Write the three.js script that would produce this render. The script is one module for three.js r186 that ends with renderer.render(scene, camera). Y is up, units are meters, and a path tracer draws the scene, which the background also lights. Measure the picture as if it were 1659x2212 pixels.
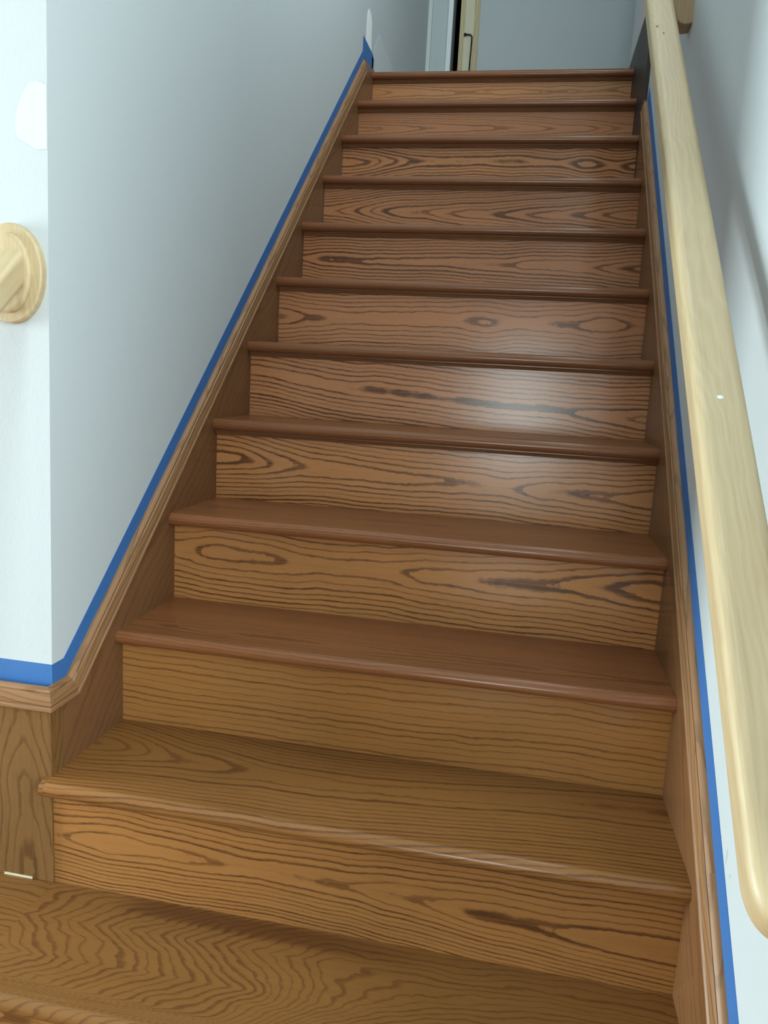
import * as THREE from 'three';
import { mergeGeometries } from 'three/addons/utils/BufferGeometryUtils.js';
import { RectAreaLightUniformsLib } from 'three/addons/lights/RectAreaLightUniformsLib.js';

// ---------------------------------------------------------------- camera, sky, lights, exposure
const scene = new THREE.Scene();
const camera = new THREE.PerspectiveCamera(2 * Math.atan(1106 / 1654) * 180 / Math.PI, 1659 / 2212, 0.05, 40);
camera.position.set(0.7237, 0.8741, 1.0697);
camera.rotation.set(-0.1715, 0.1766, 0.0557, 'YXZ');

scene.background = new THREE.Color(0.62, 0.78, 0.9);          // an even, overcast sky outside the windows
const renderer = new THREE.WebGLRenderer();
renderer.toneMapping = THREE.LinearToneMapping;
renderer.toneMappingExposure = 1.0;
renderer.shadowMap.enabled = true;
RectAreaLightUniformsLib.init();
function areaLight(name, w, h, color, intensity, at, to) {      // daylight that comes in through a window
  const l = new THREE.RectAreaLight(new THREE.Color(...color), intensity, w, h);
  l.name = name; l.up.set(0, 1, .001).normalize(); l.position.set(...at); l.lookAt(...to); scene.add(l);
}
areaLight('daylight_garden_door', 0.8, 1.5, [0.88, 1.0, 1.0], 24, [0.6, 0.6, 6.95], [0.6, 0.6, 0]);
areaLight('daylight_upper_window', 1.9, 1.8, [0.88, 1.0, 1.0], 2.6, [2.05, 3.3, 6.95], [2.05, 3.3, 0]);
areaLight('daylight_left_window', 0.7, 1.7, [0.88, 1.0, 1.0], 48, [-2.95, 0.9, 0.5], [0, 0.9, 0.5]);
areaLight('daylight_right_window', 2.0, 2.2, [0.88, 1.0, 1.0], 16.5, [3.15, 1.7, 2.65], [0, 1.7, 2.65]);
areaLight('added_high_light', 1.9, 1.5, [0.88, 1.0, 1.0], 5.6, [1.0, 3.45, -.62], [0, 3.2, -.62]);  // added source, out of view, to brighten the upper left wall
areaLight('daylight_hall_window', 0.9, 1.2, [0.84, 1.0, 0.95], 0.6, [2.95, 3.5, -3.05], [0, 3.5, -3.05]);

// ---------------------------------------------------------------- helpers
const counts = {};
function numbered(name) { const n = counts[name] = (counts[name] ?? -1) + 1; return n ? `${name}_${String(n).padStart(3, '0')}` : name; }
function mesh(name, geo, mat, parent = scene) {
  const m = new THREE.Mesh(Array.isArray(geo) ? mergeGeometries(geo.map((g) => g.index ? g.toNonIndexed() : g)) : geo, mat);
  m.name = parent === scene ? numbered(name) : name; m.castShadow = m.receiveShadow = true; parent.add(m); return m;
}
function struct(name, geo, mat, parent = scene) {
  const m = mesh(name, geo, mat, parent); if (parent === scene) m.userData.kind = 'structure'; return m;
}
function structGroup(name) { const g = new THREE.Group(); g.name = name; g.userData.kind = 'structure'; scene.add(g); return g; }
function thing(name, label, category, at = [0, 0, 0], group) {
  const o = new THREE.Group(); o.name = numbered(name); o.position.set(...at); scene.add(o);
  o.userData = { label, category }; if (group) o.userData.group = group; return o;
}
const box = (x0, x1, y0, y1, z0, z1) => {                      // box with uv in metres
  const g = new THREE.BoxGeometry(x1 - x0, y1 - y0, z1 - z0); g.translate((x0 + x1) / 2, (y0 + y1) / 2, (z0 + z1) / 2); return boxUV(g);
};
function boxUV(g) {
  g = g.index ? g.toNonIndexed() : g; g.computeVertexNormals();
  const p = g.attributes.position, n = g.attributes.normal, uv = new Float32Array(p.count * 2);
  for (let i = 0; i < p.count; i++) {
    const ax = Math.abs(n.getX(i)), ay = Math.abs(n.getY(i)), az = Math.abs(n.getZ(i));
    const [a, b] = ax > ay && ax > az ? [p.getZ(i), p.getY(i)] : ay > az ? [p.getX(i), p.getZ(i)] : [p.getX(i), p.getY(i)];
    uv[2 * i] = a; uv[2 * i + 1] = b;
  }
  g.setAttribute('uv', new THREE.BufferAttribute(uv, 2)); return g;
}
// A closed profile [[a, b], ...] (anticlockwise seen along -t) swept from t0 to t1; place(a, b, t) gives the point. uv: [t, length along the profile], both in metres.
function sweep(profile, t0, t1, place, { smooth = 0.6, steps = 1 } = {}) {
  const n = profile.length, len = [0];
  for (let i = 0; i < n; i++) { const [a, b] = profile[i], [c, d] = profile[(i + 1) % n]; len.push(len[i] + Math.hypot(c - a, d - b)); }
  const en = profile.map(([a, b], i) => { const [c, d] = profile[(i + 1) % n], l = Math.hypot(c - a, d - b) || 1; return [(d - b) / l, -(c - a) / l]; });
  const pos = [], uv = [];
  const tri = (...v) => v.forEach(([p, q]) => { pos.push(...p); uv.push(...q); });
  for (let s = 0; s < steps; s++) {
    const ta = t0 + (t1 - t0) * s / steps, tb = t0 + (t1 - t0) * (s + 1) / steps;
    for (let i = 0; i < n; i++) {
      const P = profile[i], Q = profile[(i + 1) % n];
      const A = [place(P[0], P[1], ta), [ta, len[i]]], B = [place(Q[0], Q[1], ta), [ta, len[i + 1]]], C = [place(Q[0], Q[1], tb), [tb, len[i + 1]]], D = [place(P[0], P[1], tb), [tb, len[i]]];
      tri(A, B, C, A, C, D);
    }
  }
  for (const [f, t] of THREE.ShapeUtils.triangulateShape(profile.map((q) => new THREE.Vector2(...q)), []).flatMap((f) => [[f, t0], [f, t1]]))
    tri(...(t === t0 ? [f[2], f[1], f[0]] : f).map((k) => [place(profile[k][0], profile[k][1], t), [profile[k][0], profile[k][1]]]));
  const g = new THREE.BufferGeometry();
  g.setAttribute('position', new THREE.Float32BufferAttribute(pos, 3)); g.setAttribute('uv', new THREE.Float32BufferAttribute(uv, 2));
  fixWinding(g); creased(g, smooth); return g;
}
function fixWinding(g) {                                        // outward faces: positive volume
  const p = g.attributes.position, u = g.attributes.uv; let vol = 0;
  const a = new THREE.Vector3(), b = new THREE.Vector3(), c = new THREE.Vector3(), o = new THREE.Vector3().fromBufferAttribute(p, 0);
  for (let i = 0; i < p.count; i += 3) { a.fromBufferAttribute(p, i).sub(o); b.fromBufferAttribute(p, i + 1).sub(o); c.fromBufferAttribute(p, i + 2).sub(o); vol += a.dot(b.cross(c)); }
  if (vol < 0) for (let i = 0; i < p.count; i += 3) for (const q of [p, u]) for (let k = 0; k < q.itemSize; k++) {
    const x = q.getComponent(i + 1, k); q.setComponent(i + 1, k, q.getComponent(i + 2, k)); q.setComponent(i + 2, k, x);
  }
}
function creased(g, angle) {
  const p = g.attributes.position, fn = [], at = new Map(), v = [new THREE.Vector3(), new THREE.Vector3(), new THREE.Vector3()];
  const key = (i) => `${Math.round(p.getX(i) * 1e5)},${Math.round(p.getY(i) * 1e5)},${Math.round(p.getZ(i) * 1e5)}`;
  for (let i = 0; i < p.count; i += 3) {
    v.forEach((w, k) => w.fromBufferAttribute(p, i + k));
    const n = v[1].clone().sub(v[0]).cross(v[2].clone().sub(v[0])); fn.push(n);
    for (let k = 0; k < 3; k++) { const q = key(i + k); if (!at.has(q)) at.set(q, []); at.get(q).push(fn.length - 1); }
  }
  const out = new Float32Array(p.count * 3), unit = fn.map((n) => n.clone().normalize()), cos = Math.cos(angle);
  for (let i = 0; i < p.count; i++) {
    const me = unit[Math.floor(i / 3)], s = new THREE.Vector3();
    for (const k of at.get(key(i))) if (unit[k].dot(me) > cos) s.add(fn[k]);
    s.normalize(); s.toArray(out, i * 3);
  }
  g.setAttribute('normal', new THREE.BufferAttribute(out, 3));
}
const along = { x: (a, b, t) => [t, b, a], z: (a, b, t) => [a, b, t] };  // profile (z, y) along x; profile (x, y) along z

// ---------------------------------------------------------------- noise
function rng(seed) { let s = seed >>> 0; return () => { s = (s + 0x6D2B79F5) | 0; let t = Math.imul(s ^ (s >>> 15), 1 | s); t = (t + Math.imul(t ^ (t >>> 7), 61 | t)) ^ t; return ((t ^ (t >>> 14)) >>> 0) / 4294967296; }; }
const table = new Float32Array(65536); { const r = rng(7); for (let i = 0; i < 65536; i++) table[i] = r(); }
function noise(x, y) {
  const xi = Math.floor(x), yi = Math.floor(y); let fx = x - xi, fy = y - yi; fx = fx * fx * (3 - 2 * fx); fy = fy * fy * (3 - 2 * fy);
  const a = xi & 255, b = (xi + 1) & 255, c = (yi & 255) << 8, d = ((yi + 1) & 255) << 8;
  const p = table[a | c], q = table[b | c], r = table[a | d], s = table[b | d];
  return p + (q - p) * fx + (r - p) * fy + (p - q - r + s) * fx * fy;
}
const fbm = (x, y) => (noise(x, y) - .5) + .5 * (noise(x * 2.1 + 17, y * 2.1 + 5) - .5) + .25 * (noise(x * 4.3 + 3, y * 4.3 + 11) - .5);
const ss = (a, b, x) => { const t = Math.min(1, Math.max(0, (x - a) / (b - a))); return t * t * (3 - 2 * t); };
function curve(pts, u) {
  if (typeof pts === 'number') return pts;
  if (u <= pts[0][0]) return pts[0][1];
  for (let i = 1; i < pts.length; i++) if (u <= pts[i][0]) { const [a, p] = pts[i - 1], [b, q] = pts[i]; const t = (u - a) / (b - a); return p + (q - p) * t * t * (3 - 2 * t); }
  return pts[pts.length - 1][1];
}
const srgb = (c) => 255 * (c <= .0031308 ? 12.92 * c : 1.055 * Math.pow(c, 1 / 2.4) - .055);

// Plain-sawn board: growth rings are the contours of a ring number h over the board; the porous early wood of each ring takes the stain darkest.
function oak(W, H, wm, hm, o) {
  const data = new Uint8Array(W * H * 4), s = o.seed * 13.37;
  const [LR, LG, LB] = o.light, [DR, DG, DB] = o.dark;
  for (let j = 0; j < H; j++) for (let i = 0; i < W; i++) {
    const u = o.upright ? (j + .5) / H : (i + .5) / W, v = o.upright ? (i + .5) / W : (j + .5) / H, x = u * (o.upright ? hm : wm), y = v * (o.upright ? wm : hm);
    const d = y - curve(o.v0, u) * (o.upright ? wm : hm) + .006 * fbm(x * 5 + s, 3.3 + s), ad = Math.abs(d);
    let h = o.zig ? o.zig(u, v, s) : (o.k ?? 100) * d * d / (ad + (o.soft ?? .03)) * (d < 0 ? (o.below ?? 1) : 1) + curve(o.g, u);
    h += (o.wob ?? .36) * fbm(x * 6 + s, y * 14 + s) + (o.rough ?? .16) * fbm(x * 34 + s, y * 60 + s) + .07 * fbm(x * 130, y * 160 + s);
    const n = Math.floor(h), f = h - n, r = table[(n * 7919 + o.seed * 101) & 65535];
    const wide = (o.wide ?? .34) * (.65 + .7 * r);
    let dk = ss(0, .07, f) * (1 - ss(wide * .55, wide * 1.25, f));
    dk *= (.62 + .38 * r) * (.72 + .5 * noise(x * 9 + s, y * 500 + s));
    const fine = noise(x * 22 + s, y * 900 + s) * .6 + noise(x * 60 + s, y * 2100) * .4;      // pores: short dark dashes
    dk = Math.min(1, dk * (o.contrast ?? 1) + .3 * ss(.58, .85, fine) * (.3 + .7 * (1 - ss(0, .9, f))) + (o.stain ? o.stain(u, v, s) : 0));
    const m = 1 + .16 * fbm(x * 3 + s, y * 9) + .09 * (noise(x * 14 + s, y * 300) - .5), warm = 1 + .05 * fbm(x * 4, y * 7 + s);
    const q = 4 * (j * W + i);
    data[q] = srgb((LR + (DR - LR) * dk) * m * warm); data[q + 1] = srgb((LG + (DG - LG) * dk) * m); data[q + 2] = srgb((LB + (DB - LB) * dk) * m / warm); data[q + 3] = 255;
  }
  return texture(data, W, H, wm, hm);
}
function texture(data, W, H, wm, hm, colour = true) {
  const t = new THREE.DataTexture(data, W, H); if (colour) t.colorSpace = THREE.SRGBColorSpace;
  t.magFilter = THREE.LinearFilter; t.minFilter = THREE.LinearMipmapLinearFilter; t.generateMipmaps = true;
  t.wrapS = t.wrapT = THREE.RepeatWrapping; t.repeat.set(1 / wm, 1 / hm); t.needsUpdate = true; return t;
}
const STAIN = { light: [.315, .139, .045], dark: [.092, .034, .0105] };
const stained = (map, rough = .2) => new THREE.MeshPhysicalMaterial({ map, roughness: .6, clearcoat: .55, clearcoatRoughness: rough, specularIntensity: .15 });

// ---------------------------------------------------------------- materials
const M = {};
{
  const W = 512, H = 512, bump = new Uint8Array(W * H * 4);
  for (let j = 0; j < H; j++) for (let i = 0; i < W; i++) { const b = 128 + 90 * fbm(i / 4, j / 4); const q = 4 * (j * W + i); bump[q] = bump[q + 1] = bump[q + 2] = b; bump[q + 3] = 255; }
  const bm = texture(bump, W, H, .5, .5, false);
  M.wall = new THREE.MeshStandardMaterial({ color: new THREE.Color(.50, .548, .57), roughness: .75, bumpMap: bm, bumpScale: .0004 });
  M.ceiling = new THREE.MeshStandardMaterial({ color: new THREE.Color(.78, .8, .79), roughness: .9 });
  M.filler = new THREE.MeshStandardMaterial({ color: new THREE.Color(.84, .88, .87), roughness: .9 });
  M.fillerDull = new THREE.MeshStandardMaterial({ color: new THREE.Color(.66, .72, .72), roughness: .85 });
  const crepe = new Uint8Array(256 * 256 * 4);
  for (let j = 0; j < 256; j++) for (let i = 0; i < 256; i++) { const b = 128 + 100 * fbm(i / 2.5, j / 26); const q = 4 * (j * 256 + i); crepe[q] = crepe[q + 1] = crepe[q + 2] = b; crepe[q + 3] = 255; }
  M.tape = new THREE.MeshStandardMaterial({ color: new THREE.Color(.03, .135, .38), roughness: .6, bumpMap: texture(crepe, 256, 256, .06, .06, false), bumpScale: .0003 });
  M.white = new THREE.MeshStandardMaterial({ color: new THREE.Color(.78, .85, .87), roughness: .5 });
  M.doorPaint = new THREE.MeshStandardMaterial({ color: new THREE.Color(.5, .57, .575), roughness: .5 });
  M.black = new THREE.MeshStandardMaterial({ color: new THREE.Color(.012, .013, .012), roughness: .55, metalness: .3 });
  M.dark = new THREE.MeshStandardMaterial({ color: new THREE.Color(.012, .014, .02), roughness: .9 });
  M.glass = new THREE.MeshPhysicalMaterial({ color: 0xffffff, roughness: .02, transmission: 1, thickness: 0 });
  M.gap = new THREE.MeshStandardMaterial({ color: new THREE.Color(.55, .5, .36), roughness: .9 });
  // pale unfinished wood of the handrails
  const rw = 1024, rh = 256, rail = new Uint8Array(rw * rh * 4);
  for (let j = 0; j < rh; j++) for (let i = 0; i < rw; i++) {
    const x = i / rw * 1.2, y = j / rh * .25, h = 90 * y + 5 * fbm(x * 2.2, y * 8) + .8 * fbm(x * 14, y * 40), f = h - Math.floor(h);
    const dk = .35 * ss(0, .5, f) * (1 - ss(.6, 1, f)) + .3 * ss(.6, .85, noise(x * 16, y * 700)), m = 1 + .09 * fbm(x * 5, y * 16);
    const q = 4 * (j * rw + i); rail[q] = srgb((.53 - .10 * dk) * m); rail[q + 1] = srgb((.42 - .105 * dk) * m); rail[q + 2] = srgb((.25 - .085 * dk) * m); rail[q + 3] = 255;
  }
  M.rail = new THREE.MeshPhysicalMaterial({ map: texture(rail, rw, rh, 1.2, .25), roughness: .45, clearcoat: .15, clearcoatRoughness: .4 });
  M.railDull = new THREE.MeshPhysicalMaterial({ map: M.rail.map, color: new THREE.Color(.62, .56, .5), roughness: .5 });
  M.patch = new THREE.MeshStandardMaterial({ color: new THREE.Color(.585, .635, .65), roughness: .85 });
  M.scuff = new THREE.MeshStandardMaterial({ color: new THREE.Color(.36, .41, .42), roughness: .8 });
  M.smear = new THREE.MeshStandardMaterial({ color: new THREE.Color(.55, .6, .62), roughness: .8 });
  M.bareStrip = new THREE.MeshStandardMaterial({ color: new THREE.Color(.56, .52, .5), roughness: .9 });
  M.knot = new THREE.MeshStandardMaterial({ color: new THREE.Color(.2, .14, .08), roughness: .6 });
  M.pine = new THREE.MeshStandardMaterial({ map: oak(256, 1024, .25, 1.0, { upright: true, seed: 31, light: [.60, .5, .3], dark: [.4, .3, .15], v0: .4, k: 90, soft: .1, g: [[0, 0], [.5, 3], [1, 6]], contrast: .6 }), roughness: .7 });
  M.pinePale = new THREE.MeshStandardMaterial({ color: new THREE.Color(.66, .62, .46), roughness: .7 });
  const gen = { seed: 21, ...STAIN, v0: .45, k: 120, soft: .05, g: [[0, 0], [.3, 1.5], [.55, .4], [.8, 1.6], [1, 0]], contrast: .75 };
  M.oak = stained(oak(1024, 512, 1.0, .3, gen));
  M.oakTrim = stained(oak(1024, 256, 1.0, .12, { ...gen, seed: 22, light: [.285, .15, .068], k: 260, wob: .3, contrast: .5 }), .4);
  M.oakSkirt = stained(oak(1024, 512, 1.6, .4, { ...gen, seed: 23, light: [.185, .086, .036], k: 55, contrast: .38, wide: .3 }));
  M.oakPanel = stained(oak(512, 1024, .5, 1.0, { upright: true, seed: 24, light: [.175, .088, .030], dark: [.065, .027, .008], v0: [[0, .92], [.35, .9], [.6, .86], [1, .9]], k: 90, soft: .06, g: [[0, 0], [.16, 1.3], [.32, 3.4], [.6, 4.4], [1, 6]], wob: .8, contrast: .6 }));
  M.oakCove = stained(oak(1024, 128, 1.0, .05, { ...gen, seed: 25, light: [.17, .075, .032], k: 300, contrast: .5 }), .25);
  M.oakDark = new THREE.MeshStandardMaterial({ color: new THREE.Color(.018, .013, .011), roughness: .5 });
}

// ---------------------------------------------------------------- measures of the flight
const RISE = .19, RUN = .21857, OV = .0283, W = 1.0069, THICK = .027, WL = -.012, WR = W + .012;
const dy = [0, .0046, .0013, .0009, .0017, .0026, .0025, .0032, .0028, .0023, -.0006, -.0098];
const dz = [.0054, -.0025, -.0017, -.0045, -.0014, .0001, .0021, .0028, .0018, .0012, -.0033];
const treadY = (i) => i * RISE + (i >= 0 ? dy[i] : 0), riserZ = (i) => -(i - 1) * RUN + (i >= 1 ? dz[i - 1] : 0);
const TH = Math.atan2(RISE, RUN), SIN = Math.sin(TH), COS = Math.cos(TH);
// slope frame: s up the flight, b square to it above the nosing line
const slope = (x, b, s) => [x, RISE + b * COS + s * SIN, OV + b * SIN - s * COS];
const HALL = treadY(11), LOW = -3 * RISE, BACK = -3.6;

// ---------------------------------------------------------------- setting
const leanZ = (y) => -.014 - .018 * (y - .28);
{ // wall beside the handrail rosette: it leans a little, as plaster does
  const x0 = -3.1, x1 = WL, y0 = LOW - .1, y1 = 4.7;
  const g = new THREE.BoxGeometry(x1 - x0, y1 - y0, .12, 1, 1, 1); g.translate((x0 + x1) / 2, (y0 + y1) / 2, 0);
  const p = g.attributes.position; for (let i = 0; i < p.count; i++) p.setZ(i, p.getZ(i) > 0 ? leanZ(p.getY(i)) : -.13);
  const wall = struct('wall_front', boxUV(g), M.wall);
  const patch = new THREE.Shape([[-.0419, 1.2763], [-.030, 1.279], [-.0128, 1.2735], [-.0128, 1.184], [-.0305, 1.183], [-.048, 1.193], [-.0605, 1.199], [-.0648, 1.2145], [-.0640, 1.231], [-.0560, 1.254]].map((q) => new THREE.Vector2(...q)));
  const pg = new THREE.ExtrudeGeometry(patch, { depth: .0012, bevelEnabled: false }); const pp = pg.attributes.position;
  for (let i = 0; i < pp.count; i++) pp.setZ(i, pp.getZ(i) + leanZ(pp.getY(i)) - .0006);
  mesh('filler_patch', pg, M.patch, wall);
}
const wallLeft = struct('wall_left', box(-.16, WL, LOW - .1, 4.7, BACK - .12, -.13), M.wall);
{ // unpainted streak and filler smear where an older trim came off
  const flat = (pts, x, d) => { const g = new THREE.ExtrudeGeometry(new THREE.Shape(pts.map(([z, y]) => new THREE.Vector2(-z, y))), { depth: d, bevelEnabled: false }); g.rotateY(Math.PI / 2); g.translate(x, 0, 0); return g; };
  mesh('bare_streak', flat([[-2.077, 2.12], [-2.180, 2.12], [-2.166, 2.26], [-2.146, 2.282], [-2.11, 2.286], [-2.085, 2.262]], WL - .0004, .0012), M.filler, wallLeft);
  mesh('filler_smear', flat([[-2.21, 2.09], [-2.24, 2.20], [-2.32, 2.285], [-2.42, 2.277], [-2.64, 2.263], [-2.8, 2.09]], WL - .0004, .0009), M.smear, wallLeft);
  const right = struct('wall_right', [box(WR, WR + .12, LOW - .1, 2.65, -2.52, .64), box(WR, WR + .12, 4.25, 4.7, -2.52, .64), box(WR, WR + .12, 2.65, 4.25, -2.52, -1.6), box(WR, WR + .12, 2.65, 4.25, .35, .64)], M.wall);
  mesh('bare_streak', flat([[-2.0, 2.1], [-2.315, 2.1], [-2.24, 2.34], [-2.18, 2.6], [-2.0, 2.6]], WR - .0006, .001), M.bareStrip, right);
  for (const [z, y, a, b] of [[.1175, .303, .0022, .011], [.140, .2907, .0022, .0035]]) mesh('scuff_mark', new THREE.SphereGeometry(1, 10, 8).scale(.0004, b, a).translate(WR, y, z), M.scuff, right);
}
struct('wall_back', [box(-.16, .128, HALL - .2, 4.7, BACK - .12, BACK), box(.2745, 3.1, HALL - .2, 4.7, BACK - .12, BACK), box(.128, .2745, 4.15, 4.7, BACK - .12, BACK)], M.wall);
struct('wall_hall_right', [box(3.0, 3.12, HALL - .2, 2.85, BACK, -2.4), box(3.0, 3.12, 4.15, 4.7, BACK, -2.4), box(3.0, 3.12, 2.85, 4.15, BACK, -3.55), box(3.0, 3.12, 2.85, 4.15, -2.55, -2.4)], M.wall);
struct('wall_hall_front', box(WR + .12, 3.12, HALL - .2, 4.7, -2.52, -2.4), M.wall);
struct('wall_closet', [box(-.16, .6, HALL - .2, 4.7, BACK - 1.2, BACK - 1.1), box(-.26, -.16, HALL - .2, 4.7, BACK - 1.2, BACK - .12), box(.6, .7, HALL - .2, 4.7, BACK - 1.2, BACK - .12)], M.dark);  // near-black colour stands in for the darkness of the unlit room
struct('floor_hall', box(-.16, 3.12, HALL - .2, HALL - .004, BACK - 1.2, riserZ(11) - .12), M.oak);
struct('ceiling', box(-3.12, 3.32, 4.6, 4.75, BACK - 1.2, 7.12), M.ceiling);
struct('floor', box(-3.12, 3.32, LOW - .12, LOW, -.1, 7.12), M.oak);
struct('wall_room_back', [box(-3.12, .05, LOW, 4.7, 7, 7.12), box(3.05, 3.32, LOW, 4.7, 7, 7.12), box(1.15, 3.05, LOW, 2.35, 7, 7.12), box(.05, 1.15, 1.5, 4.7, 7, 7.12), box(1.05, 3.05, 4.25, 4.7, 7, 7.12)], M.wall);
struct('wall_room_left', [box(-3.12, -3.0, LOW, 0, 0, 7), box(-3.12, -3.0, 1.8, 4.7, 0, 7), box(-3.12, -3.0, 0, 1.8, 0, .12), box(-3.12, -3.0, 0, 1.8, .88, 7)], M.wall);
struct('wall_room_right', [box(3.2, 3.32, LOW, .55, .52, 7), box(3.2, 3.32, 2.85, 4.7, .52, 7), box(3.2, 3.32, .55, 2.85, .52, 1.6), box(3.2, 3.32, .55, 2.85, 3.7, 7)], M.wall);
struct('wall_room_front', box(WR + .12, 3.32, LOW - .1, 4.7, .52, .64), M.wall);
function windowAt(n, w, h, centre, turn, tilt = 0) {
  const o = structGroup(`window_${n}`); o.position.set(...centre); o.rotation.set(tilt, turn, 0);
  const bar = (x0, x1, y0, y1, d = .03) => box(x0, x1, y0, y1, -d, d);
  mesh('window_frame', [bar(-w / 2, -w / 2 + .05, -h / 2, h / 2), bar(w / 2 - .05, w / 2, -h / 2, h / 2), bar(-w / 2, w / 2, h / 2 - .05, h / 2), bar(-w / 2, w / 2, -h / 2, -h / 2 + .05), bar(-w / 2, w / 2, -.02, .02)], M.white, o);
  for (const k of [-1, 1]) mesh('window_pane', box(-w / 2 + .05, w / 2 - .05, k > 0 ? .02 : -h / 2 + .05, k > 0 ? h / 2 - .05 : -.02, -.002, .002), M.glass, o);
}
windowAt(1, 1.1, 2.07, [.6, .465, 7.06], 0);
windowAt(6, 2.0, 1.9, [2.1, 3.3, 7.06], 0);
windowAt(2, .76, 1.8, [-3.06, .9, .5], Math.PI / 2);
windowAt(4, 2.1, 2.3, [3.26, 1.7, 2.65], Math.PI / 2);
windowAt(5, 1.95, 1.6, [WR + .06, 3.45, -.625], Math.PI / 2);  // added window, out of view, put in for its light on the left wall
windowAt(3, 1.0, 1.3, [3.06, 3.5, -3.05], Math.PI / 2);

// hall doorway in the back wall: pale corner trim, an ajar door seen on edge, a bare pine jamb
struct('trim_1', box(WL, .010, HALL, 4.4, BACK, BACK + .014), M.fillerDull);
{
  const d = structGroup('door_1');
  const slab = mesh('door_slab', box(.012, .128, HALL + .008, 4.1, BACK + .002, BACK + .02), M.doorPaint, d);
  mesh('door_edge', box(.1035, .1295, HALL + .008, 4.1, BACK + .0205, BACK + .036), M.white, slab);
  const jamb = mesh('door_jamb', box(.1705, .2745, HALL, 4.15, BACK - .05, BACK + .018), M.pine, d);
  mesh('door_stop', box(.197, .249, HALL, 4.12, BACK + .0185, BACK + .032), M.pinePale, jamb);
}
{
  const h = thing('bent_hook', 'small black bent metal rod hooked over the bare pine door jamb beyond the top step', 'hook', [.2375, 2.60, BACK + .04]);
  const rod = (a, b, r) => { const c = new THREE.TubeGeometry(new THREE.CatmullRomCurve3(a.map((q) => new THREE.Vector3(...q))), b, r, 8); return c; };
  mesh('rod', rod([[.001, -.35, 0], [.003, 0, 0], [.006, .15, 0], [.006, .172, 0], [.0, .180, 0], [-.010, .182, 0], [-.030, .183, 0]], 40, .0042), M.black, h);
  mesh('tip', new THREE.SphereGeometry(.0085, 10, 8).translate(-.032, .183, 0), M.black, h);
}

// ---------------------------------------------------------------- boards of the flight: each its own grain
const riserGrain = [null,
  { v0: [[0, .55], [.4, .52], [1, .4]], k: 120, soft: .045, below: 1.5, g: [[0, 1.2], [.1, .35], [.2, .9], [.36, 1.5], [.5, 1.1], [.58, .25], [.75, -.8], [1, -1.9]] },
  { v0: 1.25, k: 78, soft: .02, wob: .5, g: [[0, .2], [.5, 0], [1, .7]], contrast: .7, wide: .28 },
  { v0: [[0, .66], [.5, .62], [1, .7]], k: 105, soft: .05, g: [[0, 1.7], [.1, .9], [.2, .95], [.34, 1.6], [.45, 1.45], [.55, .75], [.75, .2], [1, -1.4]] },
  { v0: [[0, .6], [.5, .5], [1, .45]], k: 120, soft: .045, g: [[0, -2.3], [.28, .4], [.5, .75], [.62, 1.1], [.68, 1.3], [.78, .55], [.9, .1], [1, -.7]] },
  { v0: [[0, .7], [.3, .5], [.75, .36], [1, .3]], k: 110, soft: .03, g: [[0, .9], [.25, .5], [.35, .15], [.55, .1], [.8, .14], [.9, -.3], [1, -1.0]] },
  { v0: [[0, .52], [1, .58]], k: 120, soft: .05, g: [[0, -.6], [.1, .35], [.2, .85], [.33, .6], [.48, .5], [.58, -.2], [.68, .75], [.8, .25], [.9, -.5], [1, .4]] },
  { v0: [[0, .52], [1, .5]], k: 130, soft: .03, g: [[0, 1.9], [.08, 1.05], [.4, .75], [.6, .3], [.7, -.35], [.85, -.7], [1, -1.9]] },
  { v0: .5, k: 140, soft: .03, g: [[0, 7.5], [.3, 3.4], [.5, 1.6], [.75, -.3], [1, -2.5]], wide: .4 },
  { v0: [[0, .64], [.6, .66], [1, .58]], k: 140, soft: .035, g: [[0, -3.4], [.3, .5], [.48, .8], [.6, .3], [.75, .8], [.85, -.2], [.93, .7], [1, 0]], wob: .6, wide: .42 },
  { v0: .56, k: 170, soft: .03, g: [[0, -1], [.35, .4], [.6, 1.3], [.8, 2.6], [1, 4.4]], contrast: .7 },
  { v0: .66, k: 190, soft: .04, g: [[0, 0], [.3, 1.1], [.5, .4], [.8, 1.4], [1, .4]], wob: .8, contrast: .65 }];
const treadGrain = [
  { v0: 0, g: 0, wob: 1.5, rough: .32, wide: .36, contrast: .72,
    zig: (u, v, s) => { const m = 1 - ss(.38, .72, u + .25 * (v - .4)), t = Math.abs(((v - .02 + .12 * u) / .5 % 1 + 1) % 1 - .5) * 2, edge = ss(.04, .16, v) * (1 - ss(.66, .78, v)); return 40 * Math.min(u, .5) + 5 * (u > .5 ? u - .5 : 0) - (1 - t) * -4.2 * m * edge + (1 - m * edge) * 26 * v + 1.2 * fbm(u * 5, v * 6 + s); },
    stain: (u, v) => .8 * ss(.1, .2, u) * (1 - ss(.42, .7, u)) * (1 - ss(.03, .09, Math.abs(v - .07 - .06 * (u - .3)))) },
  { v0: [[0, .35], [.4, .42], [1, .2]], k: 120, soft: .08, g: [[0, -2.6], [.2, .3], [.35, 1.5], [.6, 1.9], [1, 1.2]], contrast: .75 },
  { v0: .6, k: 170, soft: .06, g: [[0, 1.5], [.3, .2], [.6, .8], [1, 2.2]], contrast: .6 },
  { v0: .4, k: 190, soft: .05, g: [[0, 0], [.5, 1.2], [1, .2]], contrast: .55 },
  { v0: .5, k: 180, soft: .05, g: [[0, .8], [.5, 0], [1, 1.2]], contrast: .6 }];
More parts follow.
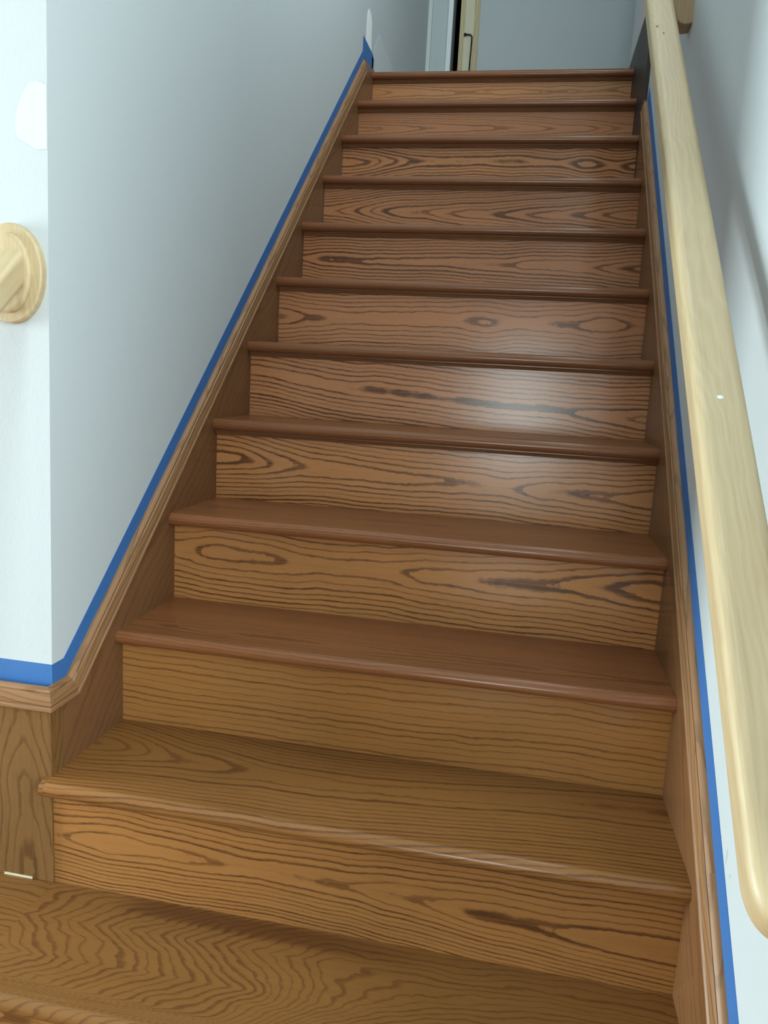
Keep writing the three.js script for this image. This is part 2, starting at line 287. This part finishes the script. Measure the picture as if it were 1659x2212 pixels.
const tone = (i) => { // stain varies a little by board; upper risers lightened in colour against dim light
  const t = [1, .98, 1.04, 1.26, 1.3, 1.4, 1.36, 1.26, 1.24, 1.28, 1.08, 1.24][i], red = [0, -.02, -.03, 0, .02, .06, .07, .07, .07, .05, .08, .03][i];
  return { light: [STAIN.light[0] * t, STAIN.light[1] * t * (1 - red * .4), STAIN.light[2] * t * (1 + red * 4)], dark: STAIN.dark };
};
const RH = .165, TD = .30;
const riserMat = riserGrain.map((g, i) => g && stained(oak(1024, 192, W, RH, { seed: i + 1, ...tone(i), ...g })));
const treadMat = treadGrain.map((g, i) => stained(oak(1024, 320, W, TD, { seed: i + 40, light: STAIN.light.map((c, k) => c * [[.58, .60, .5], [.74, .74, .64], [.74, .64, .74], [.74, .66, .80], [.64, .56, .70]][i][k]), dark: STAIN.dark, ...g })));

// profile of a tread (z, y): flat board whose front is a half-round nosing; uv v runs from the back edge forwards
function treadProfile(y, back, front) {
  const r = THICK / 2, p = [[back, y]];
  for (let k = 0; k <= 12; k++) { const a = Math.PI / 2 - k / 12 * Math.PI; p.push([front - r + r * Math.cos(a), y - r + r * Math.sin(a)]); }
  p.push([back, y - THICK]); return p;
}
const stairs = thing('staircase', 'straight enclosed flight of stained oak stairs with rounded nosings and wood skirt boards', 'staircase');
const shell = (o, name, geo, mat) => mesh(name, geo, mat, o);
for (let i = -2; i <= 11; i++) {
  const top = treadY(i), zf = riserZ(i) + OV, zb = i === 11 ? riserZ(11) - .13 : riserZ(i + 1);
  const tm = i < 0 ? M.oak : treadMat[Math.min(i, 4)];
  const x0 = i <= 0 ? -1.6 : i === 1 ? -.009 : 0;
  const parts = [sweep(treadProfile(top, zb, zf), x0, W, along.x)];
  shell(stairs, 'tread', parts, tm);
  const low = treadY(i - 1), z = riserZ(i);
  const rm = i < 1 ? M.oak : riserMat[i];
  const rg = box(i < 1 ? -1.6 : 0, W, low, top - THICK, z - .018, z);
  { const uv = rg.attributes.uv, p = rg.attributes.position; for (let k = 0; k < p.count; k++) uv.setXY(k, p.getX(k), p.getY(k) - low); }
  shell(stairs, 'riser', rg, rm);
  if (i >= 4) { // cove strip tucked under the nosing
    const c = [[z, top - THICK - .0105], [z + .0045, top - THICK - .0105], [z + .006, top - THICK - .0085], [z + .0085, top - THICK - .004], [z + .0115, top - THICK - .0025], [z + .0115, top - THICK], [z, top - THICK]];
    shell(stairs, 'cove_moulding', sweep(c, .0005, W - .0005, along.x), M.oakCove);
  }
}

// skirt boards: sloped boards with a base cap along the top edge
function plate(pts, x0, x1) { // outline (z, y) given thickness in x; uv turned so that grain follows the slope
  const g = new THREE.ExtrudeGeometry(new THREE.Shape(pts.map(([z, y]) => new THREE.Vector2(-z, y))), { depth: x1 - x0, bevelEnabled: false });
  g.rotateY(Math.PI / 2); g.translate(x0, 0, 0);
  const p = g.attributes.position, uv = g.attributes.uv;
  for (let i = 0; i < p.count; i++) uv.setXY(i, p.getY(i) * SIN - p.getZ(i) * COS, p.getY(i) * COS + p.getZ(i) * SIN);
  return g;
}
const onLine = (b, z) => slope(0, b, (OV + b * SIN - z) / COS)[1];      // height of the line b above the nosings at z
const capProfile = (side, b0, h) => {                            // (x, b): bead, cove, long face, thin top edge; side +1 stands off the left skirt
  const q = [[-.0115, 0], [.004, 0], [.0062, .0025], [.0062, .006], [.0036, .0085], [.0044, .011], [.0052, .014], [.002, h * .74], [-.0015, h * .80], [-.0005, h * .86], [-.0035, h * .95], [-.0065, h], [-.0115, h]];
  return q.map(([x, b]) => [side > 0 ? x : W - x, b0 + b]);
};
const BL = .027, BR = .052, CAP = .038, zTurn = OV + .027 * SIN - (.309 - RISE - .027 * COS) / SIN * COS, MITRE = Math.tan(TH / 2);
{
  const s = mesh('skirt_board', plate([[-.026, .0], [-.026, .335], [zTurn, .335], [zTurn, onLine(BL + .03, zTurn)], [-2.045, onLine(BL + .033, -2.045)], [-2.20, HALL + .016], [-2.20, HALL - .2], [-.3, -.1]], WL, 0), M.oakSkirt, stairs);
  const s0 = (OV + BL * SIN - zTurn) / COS, s1 = (OV + BL * SIN + 2.045) / COS;
  mesh('cap_moulding', sweep(capProfile(1, BL, CAP), s0, s1, (x, b, t) => slope(x, b, t + (b - BL) * (t < .3 ? MITRE : SIN / COS))), M.oakTrim, s);
  mesh('corner_cap', sweep(capProfile(1, .309, CAP), zTurn, .009, (x, b, t) => [x, b, t > 0 ? t + Math.max(x, -.0115) : t + (b - .309) * MITRE]), M.oakTrim, s);
}
{
  const s = mesh('skirt_board', plate([[1.25, onLine(-.3, 1.25)], [1.25, onLine(BR + .03, 1.25)], [-1.74, onLine(BR + .03, -1.74)], [-1.74, onLine(-.3, -1.74)]], W, WR), M.oakSkirt, stairs);
  const s0 = (OV + BR * SIN - 1.25) / COS, s1 = (OV + BR * SIN + 1.712) / COS;
  mesh('cap_moulding', sweep(capProfile(-1, BR, CAP), s0, s1, (x, b, t) => slope(x, b, t)), M.oakTrim, s);
}
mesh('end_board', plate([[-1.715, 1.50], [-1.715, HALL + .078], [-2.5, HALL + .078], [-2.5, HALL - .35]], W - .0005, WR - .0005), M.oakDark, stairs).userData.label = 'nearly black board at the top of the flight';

// ---------------------------------------------------------------- panelling below the painted wall
{
  const p = thing('wainscot_panel', 'stained oak veneer panel below the rosette, capped by a moulding', 'wall panel', [0, 0, 0]);
  mesh('panel', box(-1.5, 0, .001, .309, -.0255, .009), M.oakPanel, p);
  const face = capProfile(1, .309, CAP).map(([x, b]) => [x + .009, b]);
  mesh('cap_moulding', sweep(face, -1.5, 0, (z, b, t) => [t > -.5 ? t + z - .009 : t, b, z]), M.oakTrim, p);
  mesh('bare_gap', box(-.093, -.040, .0005, .0042, .0085, .0102), M.gap, p);
}

// ---------------------------------------------------------------- blue masking tape
function tapeStrip(name, label, geo) { const m = mesh(name, geo, M.tape); m.userData = { label, category: 'tape', group: 'blue masking tape along the mouldings' }; return m; }
const tapeProfile = (x0, x1, b0, b1) => [[x0, b0], [x1, b0], [x1, b1], [x0, b1]];
{
  const b0 = BL + CAP - .004, b1 = .0935, s0 = (OV + b0 * SIN - zTurn) / COS - .012, s1 = (OV + b0 * SIN + 2.10) / COS;
  const strip = sweep(tapeProfile(WL - .0003, WL + .0011, b0, b1), s0, s1, (x, b, t) => slope(x, b, t < .5 ? t - (b - b0) * .1 : t), { steps: 1 });
  const corner = sweep(tapeProfile(WL - .0003, WL + .001, .345, .380), zTurn - .012, leanZ(.36) + .001, (x, y, t) => [x, y, t]);
  const fold = box(WL - .0003, WL + .0016, 2.09, 2.158, -2.217, -2.03);
  const drop = box(WL - .0003, WL + .0016, HALL - .0, 2.15, -2.23, -2.195);
  const ear = new THREE.TetrahedronGeometry(.014); ear.translate(WL + .006, 2.20, -2.235);
  tapeStrip('masking_tape', 'long blue masking tape climbing the painted wall above the sloping moulding beside the rosette wall', [strip, corner, boxUV(fold), boxUV(drop)]);
  const ret = sweep([[0, .338], [.0012, .338], [.0012, .380], [0, .380]], -1.5, WL + .0012, (z, y, t) => [t, y, leanZ(y) + z - .0002]);
  tapeStrip('masking_tape', 'short level blue masking tape above the oak panel below the rosette', ret);
  const c0 = BR + CAP - .004, c1 = .1275, q0 = (OV + c0 * SIN - 1.2) / COS, q1 = (OV + c0 * SIN + 1.70) / COS;
  tapeStrip('masking_tape', 'narrow blue masking tape on the wall below the long pale handrail', sweep(tapeProfile(WR - .0011, WR + .0003, c0, c1), q0, q1, slope));
}

// ---------------------------------------------------------------- handrails
// plan outline (across, along) with rounded ends, pulled up into a bar with eased edges; placed in the slope frame
function railBar(width, length, thick, round, ease) {
  const w = width / 2 - ease, r = round, sh = new THREE.Shape();
  sh.moveTo(-w, length); sh.lineTo(-w, r + ease); sh.quadraticCurveTo(-w, ease, -w + Math.min(r, w), ease); sh.lineTo(w - Math.min(r, w), ease); sh.quadraticCurveTo(w, ease, w, r + ease); sh.lineTo(w, length); sh.closePath();
  const g = new THREE.ExtrudeGeometry(sh, { depth: thick - 2 * ease, bevelEnabled: true, bevelThickness: ease, bevelSize: ease, bevelSegments: 5, curveSegments: 14, steps: 1 });
  g.translate(0, 0, ease); const p = g.attributes.position, uv = g.attributes.uv;
  for (let i = 0; i < p.count; i++) uv.setXY(i, p.getY(i), p.getX(i) + p.getZ(i) * .7);
  creasedKeep(g); return g;
}
function creasedKeep(g) { creased(g, .7); }
{
  const rail = thing('handrail', 'long pale unfinished wood handrail running up the wall over the skirt board', 'handrail');
  // frame: across x, along the slope (falling a little toward the wall top), up square to it
  const EB = 1.1995, eye = [.7237, .8741, 1.0697];
  const P = (s, b) => new THREE.Vector3(0, eye[1] + s * SIN + (b) * COS, eye[2] - s * COS + b * SIN);
  const a = P(.150, -.600), c = P(2.75, -.626), dir = c.clone().sub(a), len = dir.length(); dir.normalize();
  const up = new THREE.Vector3(1, 0, 0).cross(dir).normalize();
  const mtx = new THREE.Matrix4().makeBasis(new THREE.Vector3(1, 0, 0), dir, up).setPosition(.9355, a.y, a.z);
  const g = railBar(.057, len, .040, .032, .011); g.translate(0, 0, -.040); g.applyMatrix4(mtx);
  const bar = mesh('rail', g, M.rail, rail);
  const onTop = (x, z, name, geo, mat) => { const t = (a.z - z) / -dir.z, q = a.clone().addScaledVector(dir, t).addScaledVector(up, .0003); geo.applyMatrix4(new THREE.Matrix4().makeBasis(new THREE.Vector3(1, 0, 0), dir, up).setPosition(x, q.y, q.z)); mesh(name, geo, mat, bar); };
  onTop(.9345, .146, 'light_spot', new THREE.SphereGeometry(1, 10, 8).scale(.0036, .0032, .0006), M.white);  // white disc painted in for a bright spot of light on the rail
  onTop(.9195, -.735, 'knot', new THREE.SphereGeometry(1, 10, 8).scale(.0024, .006, .0005), M.knot);
  onTop(.930, -.705, 'knot', new THREE.SphereGeometry(1, 10, 8).scale(.0022, .004, .0004), M.knot);
  // wooden wall brackets under the bar
  for (const z of [-.97, .33]) {
    const t = (a.z - z) / -dir.z, q = a.clone().addScaledVector(dir, t), sh = new THREE.Shape();
    sh.moveTo(WR, q.y - .105); sh.quadraticCurveTo(WR - .022, q.y - .112, WR - .032, q.y - .098); sh.lineTo(WR - .050, q.y - .052); sh.lineTo(WR - .058, q.y - .046); sh.lineTo(WR - .052, q.y + .02); sh.quadraticCurveTo(WR - .03, q.y + .05, WR, q.y + .05); sh.closePath();
    const bg = new THREE.ExtrudeGeometry(sh, { depth: .05, bevelEnabled: true, bevelSize: .003, bevelThickness: .003, bevelSegments: 2 }); bg.translate(0, 0, z - .025);
    const p = bg.attributes.position, uv = bg.attributes.uv; for (let i = 0; i < p.count; i++) uv.setXY(i, p.getY(i), p.getX(i) + p.getZ(i));
    mesh('wall_bracket', bg, M.railDull, rail).userData.label = 'darker rounded wood block behind the rail';
  }
}
{
  const c = [-.070, 1.002], zf = leanZ(1.0);
  const o = thing('rosette_handrail', 'pale wood handrail end on an oval wood rosette fixed to the painted wall', 'handrail', [c[0], c[1], zf]);
  const oval = (a, b, n = 48) => { const s = new THREE.Shape(); for (let i = 0; i < n; i++) { const t = i / n * 2 * Math.PI, x = a * Math.cos(t), y = b * Math.sin(t); i ? s.lineTo(x, y) : s.moveTo(x, y); } s.closePath(); return s; };
  const uvm = (g) => { const p = g.attributes.position, uv = g.attributes.uv; for (let i = 0; i < p.count; i++) uv.setXY(i, p.getY(i), p.getX(i)); return g; };
  const disc = new THREE.ExtrudeGeometry(oval(.052, .0715), { depth: .008, bevelEnabled: true, bevelSize: .003, bevelThickness: .005, bevelSegments: 4, curveSegments: 32 });
  const ros = mesh('rosette', uvm(disc), M.rail, o);
  const inner = new THREE.ExtrudeGeometry(oval(.034, .053), { depth: .004, bevelEnabled: true, bevelSize: .006, bevelThickness: .005, bevelSegments: 4 }); inner.translate(0, 0, .0125);
  mesh('raised_centre', uvm(inner), M.rail, ros);
  const g = railBar(.057, 1.05, .044, .004, .011); g.translate(0, -1.05, -.022);
  const dir = new THREE.Vector3(0, SIN, -COS), up = new THREE.Vector3(0, COS, SIN);
  g.applyMatrix4(new THREE.Matrix4().makeBasis(new THREE.Vector3(1, 0, 0), dir, up).setPosition(.003, .014, .012));
  mesh('rail', g, M.rail, o);
}

renderer.render(scene, camera);
